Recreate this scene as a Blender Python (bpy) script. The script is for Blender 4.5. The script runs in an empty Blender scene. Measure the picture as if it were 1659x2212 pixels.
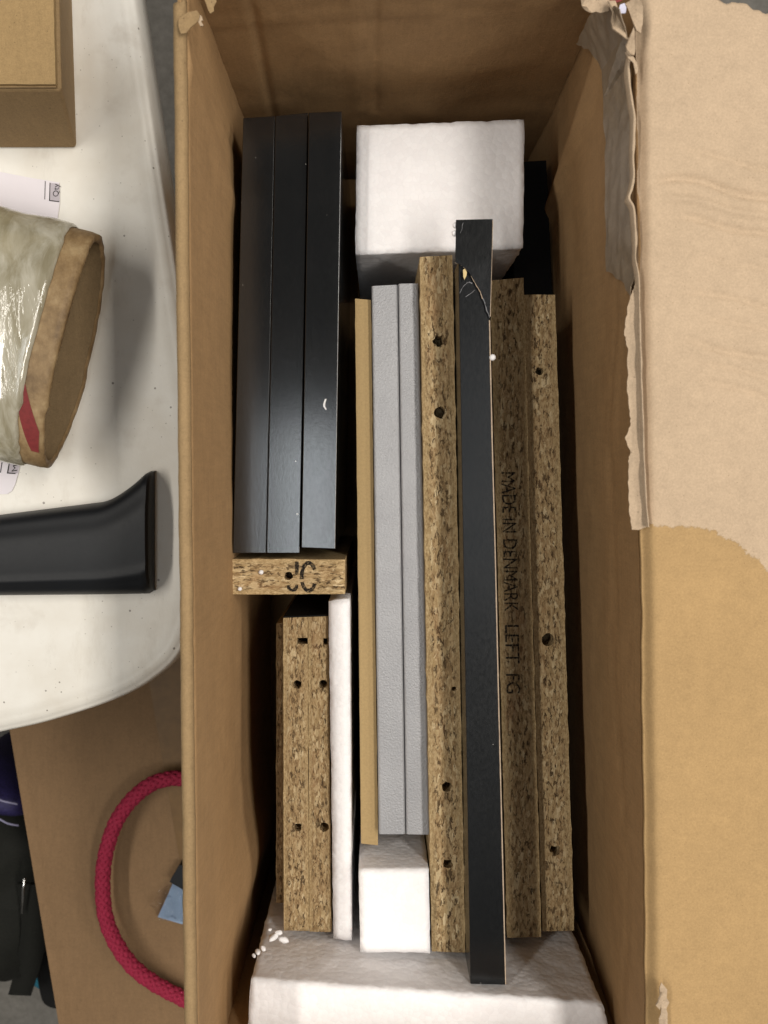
import bpy, bmesh, math, random
from mathutils import Vector, Matrix, Euler, noise
from mathutils.geometry import tessellate_polygon

random.seed(7)
S = bpy.context.scene
COL = S.collection
R = math.radians

# ------------------------------------------------------------------ camera
CAM_Z = 1.0
cam = bpy.data.cameras.new('camera')
cam.sensor_fit = 'VERTICAL'; cam.sensor_height = 4.8; cam.sensor_width = 3.6
cam.lens = 4.15
cam.clip_start = 0.01; cam.clip_end = 50
cam.dof.use_dof = True; cam.dof.focus_distance = 0.43; cam.dof.aperture_fstop = 2.4
camo = bpy.data.objects.new('camera', cam); COL.objects.link(camo)
camo.location = (0, 0, CAM_Z)
camo.rotation_euler = (R(-2.78), R(-0.39), 0)
S.camera = camo
CR = Euler(camo.rotation_euler).to_matrix()

# ------------------------------------------------------------------ world and lamps (an indoor workshop)
w = bpy.data.worlds.new('World'); S.world = w; w.use_nodes = True
bg = w.node_tree.nodes['Background']
bg.inputs['Color'].default_value = (1.0, 0.93, 0.84, 1); bg.inputs['Strength'].default_value = 0.05

def lamp(name, loc, sx, sy, power, col):
    l = bpy.data.lights.new(name, 'AREA'); l.shape = 'RECTANGLE'; l.size = sx; l.size_y = sy
    l.energy = power; l.color = col
    o = bpy.data.objects.new(name, l); COL.objects.link(o); o.location = loc
    o.rotation_euler = (0, math.atan2(loc[0], loc[2] - .5), 0)      # tubes run front to back, tipped towards the carton
    return o
lamp('ceiling_tube_left', (-1.17, 0.10, 2.57), 0.12, 2.0, 18, (1.0, 0.95, 0.87))
lamp('ceiling_panel_middle', (-0.18, -0.48, 2.57), 0.20, 1.2, 2.6, (0.90, 0.96, 1.0))
lamp('ceiling_panel_inner', (0.25, -0.02, 2.57), 0.20, 0.7, 0.28, (0.80, 0.90, 1.0))
lamp('ceiling_tube_far_right', (2.1, 0.20, 2.57), 0.5, 2.0, 19, (1.0, 0.94, 0.86))
lamp('ceiling_tube_right', (0.90, 0.10, 2.57), 0.24, 2.0, 26, (1.0, 0.94, 0.86))

S.view_settings.view_transform = 'Standard'; S.view_settings.look = 'None'
S.view_settings.exposure = 0.52; S.view_settings.gamma = 1.0
S.view_settings.use_curve_mapping = False
S.cycles.use_denoising = True
S.cycles.max_bounces = 6

# ------------------------------------------------------------------ helpers
FPX = 2822.0 / (2448 / 1659.0)          # focal length for measurements taken on a 1659 x 2212 view
def ray(x, y):
    return CR @ Vector(((x - 829.5) / FPX, -(y - 1106.0) / FPX, -1.0))
def P(x, y, d):                          # measured point lying d metres below the camera
    r = ray(x, y); k = d / -r.z
    return Vector((r.x * k, r.y * k, CAM_Z - d))
def PX(x, y, X):                         # measured point on the upright plane at X
    r = ray(x, y); k = X / r.x
    return Vector((r.x * k, r.y * k, CAM_Z + r.z * k))
def nz(v, s=1.0, seed=0.0):
    return noise.noise(Vector((v[0] * s + seed, v[1] * s - seed * 1.7, v[2] * s + seed * .6)))
def lerp(a, b, t): return a + (b - a) * t

def tag(o, label=None, cat=None, group=None, kind=None):
    if label: o['label'] = label
    if cat: o['category'] = cat
    if group: o['group'] = group
    if kind: o['kind'] = kind
    return o
def empty(name, loc=(0, 0, 0)):
    o = bpy.data.objects.new(name, None); COL.objects.link(o); o.location = loc
    o.empty_display_size = .02
    return o
def mesh_obj(name, verts, faces, mat, parent=None, smooth=False, solid=0.0, bevel=0.0, solid_off=-1.0, segs=2):
    me = bpy.data.meshes.new(name)
    off = Vector((0, 0, 0))
    if parent is not None:
        q = parent
        while q is not None:
            off += Vector(q.location); q = q.parent
    me.from_pydata([tuple(Vector(v) - off) for v in verts], [], faces)
    me.validate(); me.update()
    if smooth:
        for p in me.polygons: p.use_smooth = True
    o = bpy.data.objects.new(name, me); COL.objects.link(o)
    if mat: me.materials.append(mat)
    if parent is not None: o.parent = parent
    if solid:
        m = o.modifiers.new('thickness', 'SOLIDIFY'); m.thickness = solid; m.offset = solid_off
    if bevel:
        m = o.modifiers.new('bevel', 'BEVEL'); m.width = bevel; m.segments = segs; m.limit_method = 'ANGLE'; m.angle_limit = R(50)
    return o
def fixn(o):
    bm = bmesh.new(); bm.from_mesh(o.data)
    bmesh.ops.recalc_face_normals(bm, faces=bm.faces); bm.to_mesh(o.data); bm.free()
    return o
def grid(name, f, nu, nv, mat, parent=None, smooth=True, solid=0.0, solid_off=-1.0):
    vs = [f(i / nu, j / nv) for j in range(nv + 1) for i in range(nu + 1)]
    fs = []
    for j in range(nv):
        for i in range(nu):
            a = j * (nu + 1) + i
            fs.append((a, a + 1, a + nu + 2, a + nu + 1))
    return mesh_obj(name, vs, fs, mat, parent, smooth, solid, solid_off=solid_off)

def prism(name, top, zb, mat, parent=None, holes=(), jitter=0.0, step=0.004, bevel=0.0, hole_depth=.014, ztop=None):
    """Upright block: top = outline (x, y[, z]) counter-clockwise or not, straight sides down to zb."""
    pts = []
    n = len(top)
    for i in range(n):
        a = Vector(top[i]); b = Vector(top[(i + 1) % n])
        k = max(1, int((b - a).length / step)) if jitter else 1
        for q in range(k):
            p = a.lerp(b, q / k)
            if jitter and q:
                e = (b - a).normalized(); nrm = Vector((-e.y, e.x, 0))
                p = p + nrm * (random.random() ** 3 * jitter * (1 if random.random() < .8 else -.4)) * -1 * WIND(top)
            pts.append(p)
    loops = [pts] + [list(h) for h in holes]
    flat = [v for l in loops for v in l]
    tris = tessellate_polygon(loops)
    vs = list(flat); fs = [tuple(t) for t in tris]
    m = len(pts)
    base = len(vs)
    vs += [Vector((p.x, p.y, zb)) for p in pts]
    for i in range(m):
        j = (i + 1) % m
        fs.append((i, j, base + j, base + i))
    fs.append(tuple(range(base + m - 1, base - 1, -1)))
    o = m
    for h in holes:
        b2 = len(vs); c = len(h)
        vs += [Vector((p.x, p.y, p.z - hole_depth)) for p in h]
        for i in range(c):
            j = (i + 1) % c
            fs.append((o + i, o + j, b2 + j, b2 + i))
        fs.append(tuple(range(b2, b2 + c)))
        o += c
    ob = mesh_obj(name, vs, fs, mat, parent, bevel=bevel)
    return fixn(ob)
def WIND(poly):
    a = sum(poly[i][0] * poly[(i + 1) % len(poly)][1] - poly[(i + 1) % len(poly)][0] * poly[i][1] for i in range(len(poly)))
    return 1 if a > 0 else -1
def hole_px(x, y, r, d, n=14, rough=.12):
    out = []
    for i in range(n):
        a = 2 * math.pi * i / n; k = r * (1 + random.uniform(-rough, rough))
        out.append(P(x + math.cos(a) * k, y + math.sin(a) * k, d))
    return out
def quad_px(c, d):
    ds = d if isinstance(d, (list, tuple)) else [d] * len(c)
    return [P(x, y, q) for (x, y), q in zip(c, ds)]

def foam(name, top, zb, parent=None, mat=None, amp=.0004, cell=.003, seed=0.0, rnd=.0007):
    """Foam block with four top corners, straight sides, softened crumbly edges."""
    A, B, C, D = [Vector(t) for t in top]
    L = max((B - A).length, (C - D).length); W = max((D - A).length, (C - B).length); H = A.z - zb
    nu, nv, nw = [max(3, min(80, int(q / cell))) for q in (L, W, H)]
    vid = {}; vs = []; fs = []
    def pt(i, j, k):
        key = (i, j, k)
        if key in vid: return vid[key]
        u, v, t = i / nu, j / nv, k / nw
        p = (A.lerp(B, u)).lerp(D.lerp(C, u), v)
        p = Vector((p.x, p.y, lerp(zb, p.z, t)))
        # round the edges
        cen = (A + B + C + D) / 4
        eu = min(u, 1 - u) * L; ev = min(v, 1 - v) * W; et = (1 - t) * H
        nearby = sum(1 for q in (eu, ev, et) if q < 1e-6)
        if nearby >= 2:
            dirv = Vector((cen.x - p.x, cen.y - p.y, 0)).normalized() * .5 - Vector((0, 0, 1)) * (1 if et < 1e-6 else 0)
            p = p + dirv.normalized() * rnd * (.25 + 1.1 * abs(nz(p, 170, seed)) + 1.0 * max(0, nz(p, 330, seed)))
        n = Vector((nz(p, 260, seed), nz(p, 260, seed + 9), nz(p, 260, seed + 21)))
        n2 = Vector((nz(p, 60, seed), nz(p, 60, seed + 5), nz(p, 60, seed + 3)))
        p = p + n * amp * .8 + n2 * amp * .25
        vid[key] = len(vs); vs.append(p); return vid[key]
    for i in range(nu):
        for j in range(nv):
            fs.append((pt(i, j, nw), pt(i + 1, j, nw), pt(i + 1, j + 1, nw), pt(i, j + 1, nw)))
            fs.append((pt(i, j, 0), pt(i, j + 1, 0), pt(i + 1, j + 1, 0), pt(i + 1, j, 0)))
    for i in range(nu):
        for k in range(nw):
            for j in (0, nv):
                fs.append((pt(i, j, k), pt(i + 1, j, k), pt(i + 1, j, k + 1), pt(i, j, k + 1)))
    for j in range(nv):
        for k in range(nw):
            for i in (0, nu):
                fs.append((pt(i, j, k), pt(i, j + 1, k), pt(i, j + 1, k + 1), pt(i, j, k + 1)))
    o = mesh_obj(name, vs, fs, mat, parent, smooth=True)
    return fixn(o)

def paper(name, pts, mat, parent=None, cuts=4, amp=.0006, freq=200, seed=0.0, solid=.0004, nudge=None):
    """Torn, crumpled piece of paper or liner with the given outline."""
    bm = bmesh.new()
    vv = [bm.verts.new(p) for p in pts]
    bm.faces.new(vv)
    bmesh.ops.triangulate(bm, faces=bm.faces)
    for _ in range(cuts):
        long = [e for e in bm.edges if e.calc_length() > .0032]
        if not long: break
        bmesh.ops.subdivide_edges(bm, edges=long, cuts=1)
        bmesh.ops.triangulate(bm, faces=bm.faces)
    for v in bm.verts:
        p = v.co.copy()
        v.co = p + Vector((nz(p, freq, seed), nz(p, freq, seed + 4), nz(p, freq, seed + 8) * 1.5)) * amp
        if nudge: v.co += nudge(v.co)
    vs = [v.co.copy() for v in bm.verts]; bm.verts.index_update()
    fs = [tuple(v.index for v in f.verts) for f in bm.faces]
    bm.free()
    return mesh_obj(name, vs, fs, mat, parent, solid=solid)

def tube(name, pts, rad, mat, parent=None, n=8, closed=False, cap=True):
    vs, fs = [], []
    m = len(pts)
    up = Vector((0, 0, 1))
    for i, p in enumerate(pts):
        t = (Vector(pts[min(i + 1, m - 1)]) - Vector(pts[max(i - 1, 0)])).normalized()
        a = t.cross(up)
        if a.length < 1e-4: a = t.cross(Vector((1, 0, 0)))
        a.normalize(); b = a.cross(t)
        r = rad[i] if isinstance(rad, (list, tuple)) else rad
        for k in range(n):
            an = 2 * math.pi * k / n
            vs.append(Vector(p) + a * math.cos(an) * r + b * math.sin(an) * r)
    for i in range(m - 1):
        for k in range(n):
            k2 = (k + 1) % n
            fs.append((i * n + k, i * n + k2, (i + 1) * n + k2, (i + 1) * n + k))
    if cap:
        fs.append(tuple(range(n))[::-1]); fs.append(tuple(range((m - 1) * n, m * n)))
    return mesh_obj(name, vs, fs, mat, parent, smooth=True)
def spline(pts, n):
    pts = [Vector(p) for p in pts]; out = []
    m = len(pts)
    for i in range(m - 1):
        p0, p1, p2, p3 = pts[max(i - 1, 0)], pts[i], pts[i + 1], pts[min(i + 2, m - 1)]
        for q in range(n):
            t = q / n
            out.append(.5 * ((2 * p1) + (p2 - p0) * t + (2 * p0 - 5 * p1 + 4 * p2 - p3) * t * t + (3 * p1 - p0 - 3 * p2 + p3) * t ** 3))
    out.append(pts[-1]); return out

def text_mesh(name, body, start, end, up, mat, parent, lift=.00015, height=None):
    """Flat lettering running from start to end along its baseline, letter tops towards `up`."""
    cu = bpy.data.curves.new('t', 'FONT'); cu.body = body; cu.size = 1; cu.resolution_u = 3
    ob = bpy.data.objects.new('t', cu); COL.objects.link(ob)
    dg = bpy.context.evaluated_depsgraph_get(); dg.update()
    me = bpy.data.meshes.new_from_object(ob.evaluated_get(dg))
    vs = [v.co.copy() for v in me.vertices]; fs = [tuple(p.vertices) for p in me.polygons]
    bpy.data.objects.remove(ob); bpy.data.curves.remove(cu); bpy.data.meshes.remove(me)
    x0 = min(v.x for v in vs); x1 = max(v.x for v in vs); y1 = max(v.y for v in vs)
    y0 = 0 if 'y' not in body and 'Q' not in body else min(v.y for v in vs)
    s, e = Vector(start), Vector(end)
    ax = (e - s) / (x1 - x0); upv = Vector(up).normalized() * (height / y1)
    out = [s + ax * (v.x - x0) + upv * v.y + Vector((0, 0, lift)) for v in vs]
    return mesh_obj(name, out, fs, mat, parent)

# ------------------------------------------------------------------ materials
class M:
    def __init__(s, name, rough=.7, spec=.5):
        s.m = bpy.data.materials.new(name); s.m.use_nodes = True; s.t = s.m.node_tree
        s.b = s.t.nodes['Principled BSDF']
        s.b.inputs['Roughness'].default_value = rough
        s.b.inputs['Specular IOR Level'].default_value = spec
        s.co = None
    def n(s, ty, **k):
        q = s.t.nodes.new(ty)
        for a, v in k.items(): setattr(q, a, v)
        return q
    def l(s, a, b): s.t.links.new(a, b)
    def coords(s, scale=(1, 1, 1), rand=True, rot=(0, 0, 0)):
        tc = s.n('ShaderNodeTexCoord'); mp = s.n('ShaderNodeMapping')
        mp.inputs['Scale'].default_value = scale; mp.inputs['Rotation'].default_value = rot
        if rand:
            oi = s.n('ShaderNodeObjectInfo'); mu = s.n('ShaderNodeMath', operation='MULTIPLY'); mu.inputs[1].default_value = 7.3
            s.l(oi.outputs['Random'], mu.inputs[0])
            ad = s.n('ShaderNodeVectorMath', operation='ADD'); s.l(tc.outputs['Object'], ad.inputs[0])
            s.l(mu.outputs[0], ad.inputs[1]); s.l(ad.outputs[0], mp.inputs['Vector'])
        else:
            s.l(tc.outputs['Object'], mp.inputs['Vector'])
        return mp.outputs['Vector']
    def noise(s, vec, scale, detail=3, rough=.6, dist=0.0):
        q = s.n('ShaderNodeTexNoise'); q.inputs['Scale'].default_value = scale; q.inputs['Detail'].default_value = detail
        q.inputs['Roughness'].default_value = rough; q.inputs['Distortion'].default_value = dist
        s.l(vec, q.inputs['Vector']); return q.outputs['Fac']
    def voro(s, vec, scale, out='Distance', feature='F1', rnd=1.0):
        q = s.n('ShaderNodeTexVoronoi', feature=feature); q.inputs['Scale'].default_value = scale
        q.inputs['Randomness'].default_value = rnd
        s.l(vec, q.inputs['Vector']); return q.outputs[out]
    def ramp(s, fac, stops, interp='LINEAR'):
        q = s.n('ShaderNodeValToRGB'); e = q.color_ramp.elements; q.color_ramp.interpolation = interp
        while len(e) < len(stops): e.new(.5)
        for i, (p, c) in enumerate(stops):
            e[i].position = p
            c = (c, c, c) if isinstance(c, (int, float)) else c
            e[i].color = (*c, 1)
        s.l(fac, q.inputs['Fac']); return q.outputs['Color']
    def mix(s, a, b, fac, mode='MIX'):
        q = s.n('ShaderNodeMix', data_type='RGBA', blend_type=mode)
        for v, k in ((fac, 0), (a, 6), (b, 7)):
            if hasattr(v, 'is_output') or isinstance(v, bpy.types.NodeSocket): s.l(v, q.inputs[k])
            elif k == 0: q.inputs[0].default_value = v
            else: q.inputs[k].default_value = (*v, 1)
        return q.outputs[2]
    def math(s, op, a, b=None):
        q = s.n('ShaderNodeMath', operation=op)
        for v, k in ((a, 0), (b, 1)):
            if v is None: continue
            if isinstance(v, (int, float)): q.inputs[k].default_value = v
            else: s.l(v, q.inputs[k])
        return q.outputs[0]
    def color(s, c):
        if isinstance(c, tuple): s.b.inputs['Base Color'].default_value = (*c, 1)
        else: s.l(c, s.b.inputs['Base Color'])
    def bump(s, h, strength=.3, dist=.001, prev=None):
        q = s.n('ShaderNodeBump'); q.inputs['Strength'].default_value = strength; q.inputs['Distance'].default_value = dist
        s.l(h, q.inputs['Height'])
        if prev: s.l(prev, q.inputs['Normal'])
        s.l(q.outputs[0], s.b.inputs['Normal']); return q.outputs[0]

def m_cardboard(name, base, var=.14, flute=(0, 1, 0), flute_amt=.10, rough=.78, fold=0.0):
    k = M(name, rough, .25); v = k.coords(rand=True)
    big = k.noise(v, 16, 4, .6); mid = k.noise(v, 90, 5, .7); fine = k.noise(v, 1300, 3, .7)
    fz = k.noise(k.coords((1, 1, .12)), 420, 4, .7); fy = k.noise(k.coords((1, .12, 1)), 420, 4, .7)
    def C(q): return tuple(min(.95, b * q) for b in base)
    c = k.ramp(big, [(.3, C(1 - var * 1.3)), (.7, C(1 + var))])
    c = k.mix(c, k.ramp(mid, [(.3, C(.74)), (.7, C(1.2))]), .42)
    c = k.mix(c, k.ramp(fine, [(.25, C(.4)), (.75, C(1.6))]), .36)
    c = k.mix(c, k.ramp(fz, [(.3, C(.62)), (.7, C(1.35))]), .22)
    c = k.mix(c, k.ramp(fy, [(.3, C(.62)), (.7, C(1.35))]), .16)
    scuff = k.ramp(k.noise(k.coords((1, 1, 2.5), rot=(.3, .2, .4)), 60, 5, .75), [(.62, 0.0), (.72, 1.0)])
    c = k.mix(c, C(1.5), k.math('MULTIPLY', scuff, .22))
    fib = k.voro(v, 240)
    c = k.mix(c, C(.3), k.ramp(fib, [(.04, .6), (.09, 0.0)]))
    k.color(c)
    wv = k.n('ShaderNodeTexWave', wave_type='BANDS', bands_direction='Y' if flute[1] else ('X' if flute[0] else 'Z'))
    wv.inputs['Scale'].default_value = 45; wv.inputs['Distortion'].default_value = 1.2; wv.inputs['Detail'].default_value = 1
    k.l(v, wv.inputs['Vector'])
    h = k.math('ADD', k.math('MULTIPLY', wv.outputs['Fac'], flute_amt), k.math('MULTIPLY', fine, .25))
    h = k.math('ADD', h, k.math('MULTIPLY', mid, .7))
    k.bump(h, .4, .0014)
    return k.m
CARD = m_cardboard('cardboard_inside', (.365, .226, .108))
CARD2 = m_cardboard('cardboard_carton', (0.288, 0.194, 0.097))
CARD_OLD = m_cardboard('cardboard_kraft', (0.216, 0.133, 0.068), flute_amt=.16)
PULP = m_cardboard('torn_pulp', (0.432, 0.328, 0.227), var=.08, flute_amt=.05, rough=.9)

def m_flap():
    k = M('flap_liner', .82, .2); v = k.coords(rand=False)
    big = k.noise(v, 30, 4, .65); fine = k.noise(v, 1300, 3, .7); mid = k.noise(v, 200, 5, .75); st = k.noise(k.coords((.15, 1, 1), rand=False), 500, 4, .7)
    def mixup(b):
        C = lambda q: tuple(min(.9, x * q) for x in b)
        c = k.ramp(big, [(.3, C(.86)), (.7, C(1.1))])
        c = k.mix(c, k.ramp(mid, [(.3, C(.74)), (.7, C(1.2))]), .4)
        c = k.mix(c, k.ramp(fine, [(.25, C(.5)), (.75, C(1.45))]), .3)
        return k.mix(c, k.ramp(st, [(.3, C(.8)), (.7, C(1.15))]), .1)
    pale = mixup((.475, .358, .245)); tan = mixup((.40, .262, .122))
    # the top liner has been ripped off behind a curved tear line
    sp = k.n('ShaderNodeSeparateXYZ'); tc = k.n('ShaderNodeTexCoord'); k.l(tc.outputs['Object'], sp.inputs[0])
    dx = k.math('SUBTRACT', sp.outputs['X'], TEAR_X); dx = k.math('MAXIMUM', dx, 0.0)
    curve = k.math('ADD', k.math('MULTIPLY', k.math('MULTIPLY', dx, dx), -14.0), TEAR_Y)
    edge = k.math('ADD', curve, k.math('MULTIPLY', k.math('SUBTRACT', k.noise(v, 130, 6, .78), .5), .011))
    s = k.math('MULTIPLY', k.math('SUBTRACT', sp.outputs['Y'], edge), 1400.0)
    mask = k.n('ShaderNodeClamp'); k.l(s, mask.inputs['Value'])
    spots = k.voro(v, 300)
    c = k.mix(tan, pale, mask.outputs[0])
    c = k.mix(c, (.16, .09, .05), k.ramp(spots, [(.03, .6), (.07, 0.0)]))
    k.color(c)
    h = k.math('ADD', k.math('MULTIPLY', mask.outputs[0], -1.1), k.math('MULTIPLY', mid, .45))
    h = k.math('ADD', h, k.math('MULTIPLY', fine, .3))
    k.bump(h, .45, .0007)
    return k.m

def m_particle(name, along='Y', tone=1.0, fine=1.0):
    k = M(name, .8, .22)
    def lay(scale, rot, stretch=.27, warp=.0010):
        sc = (1, stretch, 1) if along == 'Y' else (stretch, 1, 1)
        v = k.coords(sc, rot=(0, 0, rot))
        nt = k.n('ShaderNodeTexNoise'); nt.inputs['Scale'].default_value = 700; nt.inputs['Detail'].default_value = 3
        k.l(v, nt.inputs['Vector'])
        sb = k.n('ShaderNodeVectorMath', operation='SUBTRACT'); k.l(nt.outputs['Color'], sb.inputs[0]); sb.inputs[1].default_value = (.5, .5, .5)
        ml = k.n('ShaderNodeVectorMath', operation='SCALE'); k.l(sb.outputs[0], ml.inputs[0]); ml.inputs['Scale'].default_value = warp
        ad = k.n('ShaderNodeVectorMath', operation='ADD'); k.l(v, ad.inputs[0]); k.l(ml.outputs[0], ad.inputs[1])
        v = ad.outputs[0]
        sp = k.n('ShaderNodeSeparateColor'); k.l(k.voro(v, scale * fine, 'Color'), sp.inputs[0])
        return v, sp
    def T(*c): return tuple(min(.9, q * tone) for q in c)
    v1, a = lay(800, .10, .34, .0016); v2, b = lay(1000, -.22, .42, .0016); v3, f = lay(1500, 0, .45)
    n1 = k.noise(v1, 820 * fine, 5, .7); n2 = k.noise(v2, 1100 * fine, 5, .7); n3 = k.noise(v3, 1500, 3, .7)
    stops = [(.34, T(.09, .048, .020)), (.43, T(.25, .155, .068)), (.50, T(.385, .262, .132)), (.58, T(.54, .395, .215)), (.68, T(.72, .57, .36))]
    core = k.mix(k.ramp(n1, stops), k.ramp(n2, stops), .45)
    flake = k.ramp(a.outputs[0], [(0, T(.14, .08, .034)), (.35, T(.38, .265, .125)), (1, T(.74, .60, .37))])
    core = k.mix(core, flake, k.ramp(a.outputs[1], [(.45, 0.0), (.6, .7)]))
    flake2 = k.ramp(b.outputs[0], [(0, T(.16, .09, .04)), (.4, T(.40, .28, .14)), (1, T(.58, .44, .24))])
    core = k.mix(core, flake2, k.ramp(b.outputs[1], [(.6, 0.0), (.75, .5)]))
    vd = k.ramp(k.noise(v1, 640 * fine, 4, .72), [(.395, 1.0), (.45, 0.0)])
    core = k.mix(core, T(.05, .027, .012), k.math('MULTIPLY', vd, .9))
    red = k.ramp(k.noise(v2, 110, 2), [(.60, 0.0), (.75, 1.0)])
    core = k.mix(core, T(.26, .12, .05), k.math('MULTIPLY', red, .35))
    face = k.mix(k.ramp(n3, [(.32, T(.20, .13, .06)), (.5, T(.40, .285, .14)), (.68, T(.60, .46, .26))]), k.ramp(n2, stops), .25)
    at = k.n('ShaderNodeAttribute', attribute_name='across')
    off = k.math('ADD', k.math('ABSOLUTE', k.math('SUBTRACT', at.outputs['Fac'], .5)), k.math('MULTIPLY', k.math('SUBTRACT', n2, .5), .16))
    lay_ = k.ramp(off, [(.31, 0.0), (.43, 1.0)])
    c = k.mix(core, face, lay_)
    c = k.mix(c, T(.33, .215, .105), k.math('MULTIPLY', k.ramp(k.noise(k.coords(), 35, 3), [(.45, 0.0), (.65, 1.0)]), .28))
    k.color(c)
    h = k.math('ADD', k.math('MULTIPLY', vd, -1.0), k.math('MULTIPLY', n1, 1.2))
    h = k.math('MULTIPLY', h, k.math('SUBTRACT', 1.15, lay_))
    k.bump(k.math('ADD', h, k.math('MULTIPLY', n3, .4)), .6, .0007)
    return k.m
PB = m_particle('particleboard_edge', 'Y', .86)
PBX = m_particle('particleboard_edge_cross', 'X', 1.15)
PBF = m_particle('particleboard_edge_fine', 'Y', .92, 1.2)

def m_black(name, base=(.0045, .0052, .0060), rough=.15, dust=1.0, tex=.22):
    k = M(name, rough, .9); v = k.coords()
    vs = k.coords((1, 1, 1))
    d1 = k.voro(vs, 170, 'Distance'); rc = k.voro(vs, 170, 'Color'); sp = k.n('ShaderNodeSeparateColor'); k.l(rc, sp.inputs[0])
    spot = k.math('LESS_THAN', d1, k.math('MULTIPLY', k.math('POWER', sp.outputs[0], 3.5), .085 * dust))
    d2 = k.noise(v, 25, 3); film = k.math('MULTIPLY', k.ramp(d2, [(.45, 0.0), (.8, 1.0)]), .012 * dust)
    c = k.mix(base, (.35, .33, .30), film)
    c = k.mix(c, (.5, .48, .44), k.math('MULTIPLY', spot, .8))
    k.color(c)
    fib = k.noise(k.coords((1, .55, 1), rot=(0, 0, .6)), 750, 4, .65)
    big = k.noise(v, 170, 2)
    rr = k.math('ADD', k.math('MULTIPLY', fib, .12), rough - .06); k.l(rr, k.b.inputs['Roughness'])
    k.bump(k.math('ADD', fib, k.math('MULTIPLY', k.noise(v, 1500, 2), .8)), tex, .0002)
    return k.m
BLACK = m_black('black_laminate', tex=.09)
BLACK.node_tree.nodes['Principled BSDF'].inputs['Coat Weight'].default_value = .45
BLACK.node_tree.nodes['Principled BSDF'].inputs['Coat Roughness'].default_value = .17
BLACKS = m_black('black_laminate_satin', rough=.22, tex=.12)
BLACKS.node_tree.nodes['Principled BSDF'].inputs['Specular IOR Level'].default_value = .45
BLACKP = m_black('black_plastic', (.008, .009, .011), .48, .15, .05)
BLACKP.node_tree.nodes['Principled BSDF'].inputs['Specular IOR Level'].default_value = .3

def m_foam():
    k = M('white_foam', .62, .35); v = k.coords(rand=False)
    d = k.voro(v, 330, 'Distance'); big = k.noise(v, 22, 3)
    vd = k.voro(v, 330, 'Distance', 'DISTANCE_TO_EDGE')
    c = k.ramp(big, [(.3, (.80, .775, .785)), (.7, (.86, .845, .85))])
    spb = k.n('ShaderNodeSeparateColor'); k.l(k.voro(v, 330, 'Color'), spb.inputs[0])
    c = k.mix(c, k.ramp(spb.outputs[0], [(0, (.78, .76, .765)), (1, (.92, .91, .91))]), .3)
    c = k.mix(c, (.60, .58, .59), k.ramp(vd, [(.0, .14), (.05, 0.0)]))
    k.color(c)
    k.bump(k.math('ADD', k.math('MULTIPLY', d, -.7), k.math('MULTIPLY', k.noise(v, 900, 2), .3)), .30, .0012)
    k.b.inputs['Subsurface Weight'].default_value = .12
    k.b.inputs['Subsurface Radius'].default_value = (.004, .0035, .0033)
    k.b.inputs['Subsurface Scale'].default_value = 1.0
    return k.m
FOAM = m_foam()

def m_silver():
    k = M('silver_foil', .46, .5); v = k.coords()
    a = k.noise(v, 1100, 3, .6, .2); b = k.voro(v, 1000, 'Distance', 'SMOOTH_F1')
    k.color(k.ramp(k.noise(v, 40, 3), [(.3, (.285, .287, .30)), (.7, (.325, .327, .34))]))
    k.b.inputs['Metallic'].default_value = .25
    k.bump(k.math('ADD', a, k.math('MULTIPLY', b, .5)), .7, .0004)
    return k.m
SILVER = m_silver()

def m_plain(name, col, rough=.7, var=.12, scale=400, bump=.2, spec=.4, metal=0.0):
    k = M(name, rough, spec); v = k.coords()
    f = k.noise(v, scale, 3)
    k.color(k.ramp(f, [(.3, tuple(c * (1 - var) for c in col)), (.7, tuple(min(1, c * (1 + var)) for c in col))]))
    k.b.inputs['Metallic'].default_value = metal
    if bump: k.bump(f, bump, .0006)
    return k.m
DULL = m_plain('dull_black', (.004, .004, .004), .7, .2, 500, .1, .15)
MDF = m_plain('mdf_edge', (0.330, 0.228, 0.102), .75, .08, 900, .12)
RAW = m_plain('raw_core_edge', (0.416, 0.320, 0.232), .8, .2, 900, .3)
INK = m_plain('black_ink', (.028, .024, .022), .7, .3, 900, 0)
INKG = m_plain('grey_stamp_ink', (.030, .029, .029), .8, .5, 700, 0)
def m_ink():
    k = M('worn_board_ink', .8, .2); v = k.coords()
    k.color((.012, .010, .009)); k.l(k.ramp(k.noise(v, 900, 4, .7), [(.38, .25), (.55, .95)]), k.b.inputs['Alpha'])
    return k.m
INKW = m_ink()
PAPER = m_plain('label_paper', (.74, .70, .74), .55, .02, 60, 0)
PAPERG = m_plain('label_grey_field', (.46, .42, .46), .6, .04, 400, 0)
CHIP = m_plain('yellow_wood_chip', (0.637, 0.493, 0.238), .7, .1, 600, .2)
SCUFF = m_plain('white_scuff', (.16, .16, .17), .6, .4, 1500, .3)
STEEL = m_plain('steel', (.7, .7, .7), .25, .05, 200, 0, .5, 1.0)
ROPE = m_plain('crimson_cord', (0.288, 0.013, 0.045), .8, .35, 1400, .6)
FABRIC = m_plain('dark_bag_fabric', (.007, .0075, .005), .85, .3, 500, .5)
FABRIC2 = m_plain('black_webbing', (.008, .008, .008), .8, .3, 700, .5)
NAVY = m_plain('navy_mesh_fabric', (.018, .014, .07), .6, .35, 500, .4)
TEAL = m_plain('teal_fabric', (.02, .16, .24), .8, .2, 500, .4)
PIPING = m_plain('pale_piping', (.25, .24, .36), .7, .1, 500, .2)
RED = m_plain('red_print', (.19, .025, .025), .7, .15, 500, .1)
BLUEC = m_plain('blue_card', (0.225, 0.315, 0.450), .5, .06, 60, 0)
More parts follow.
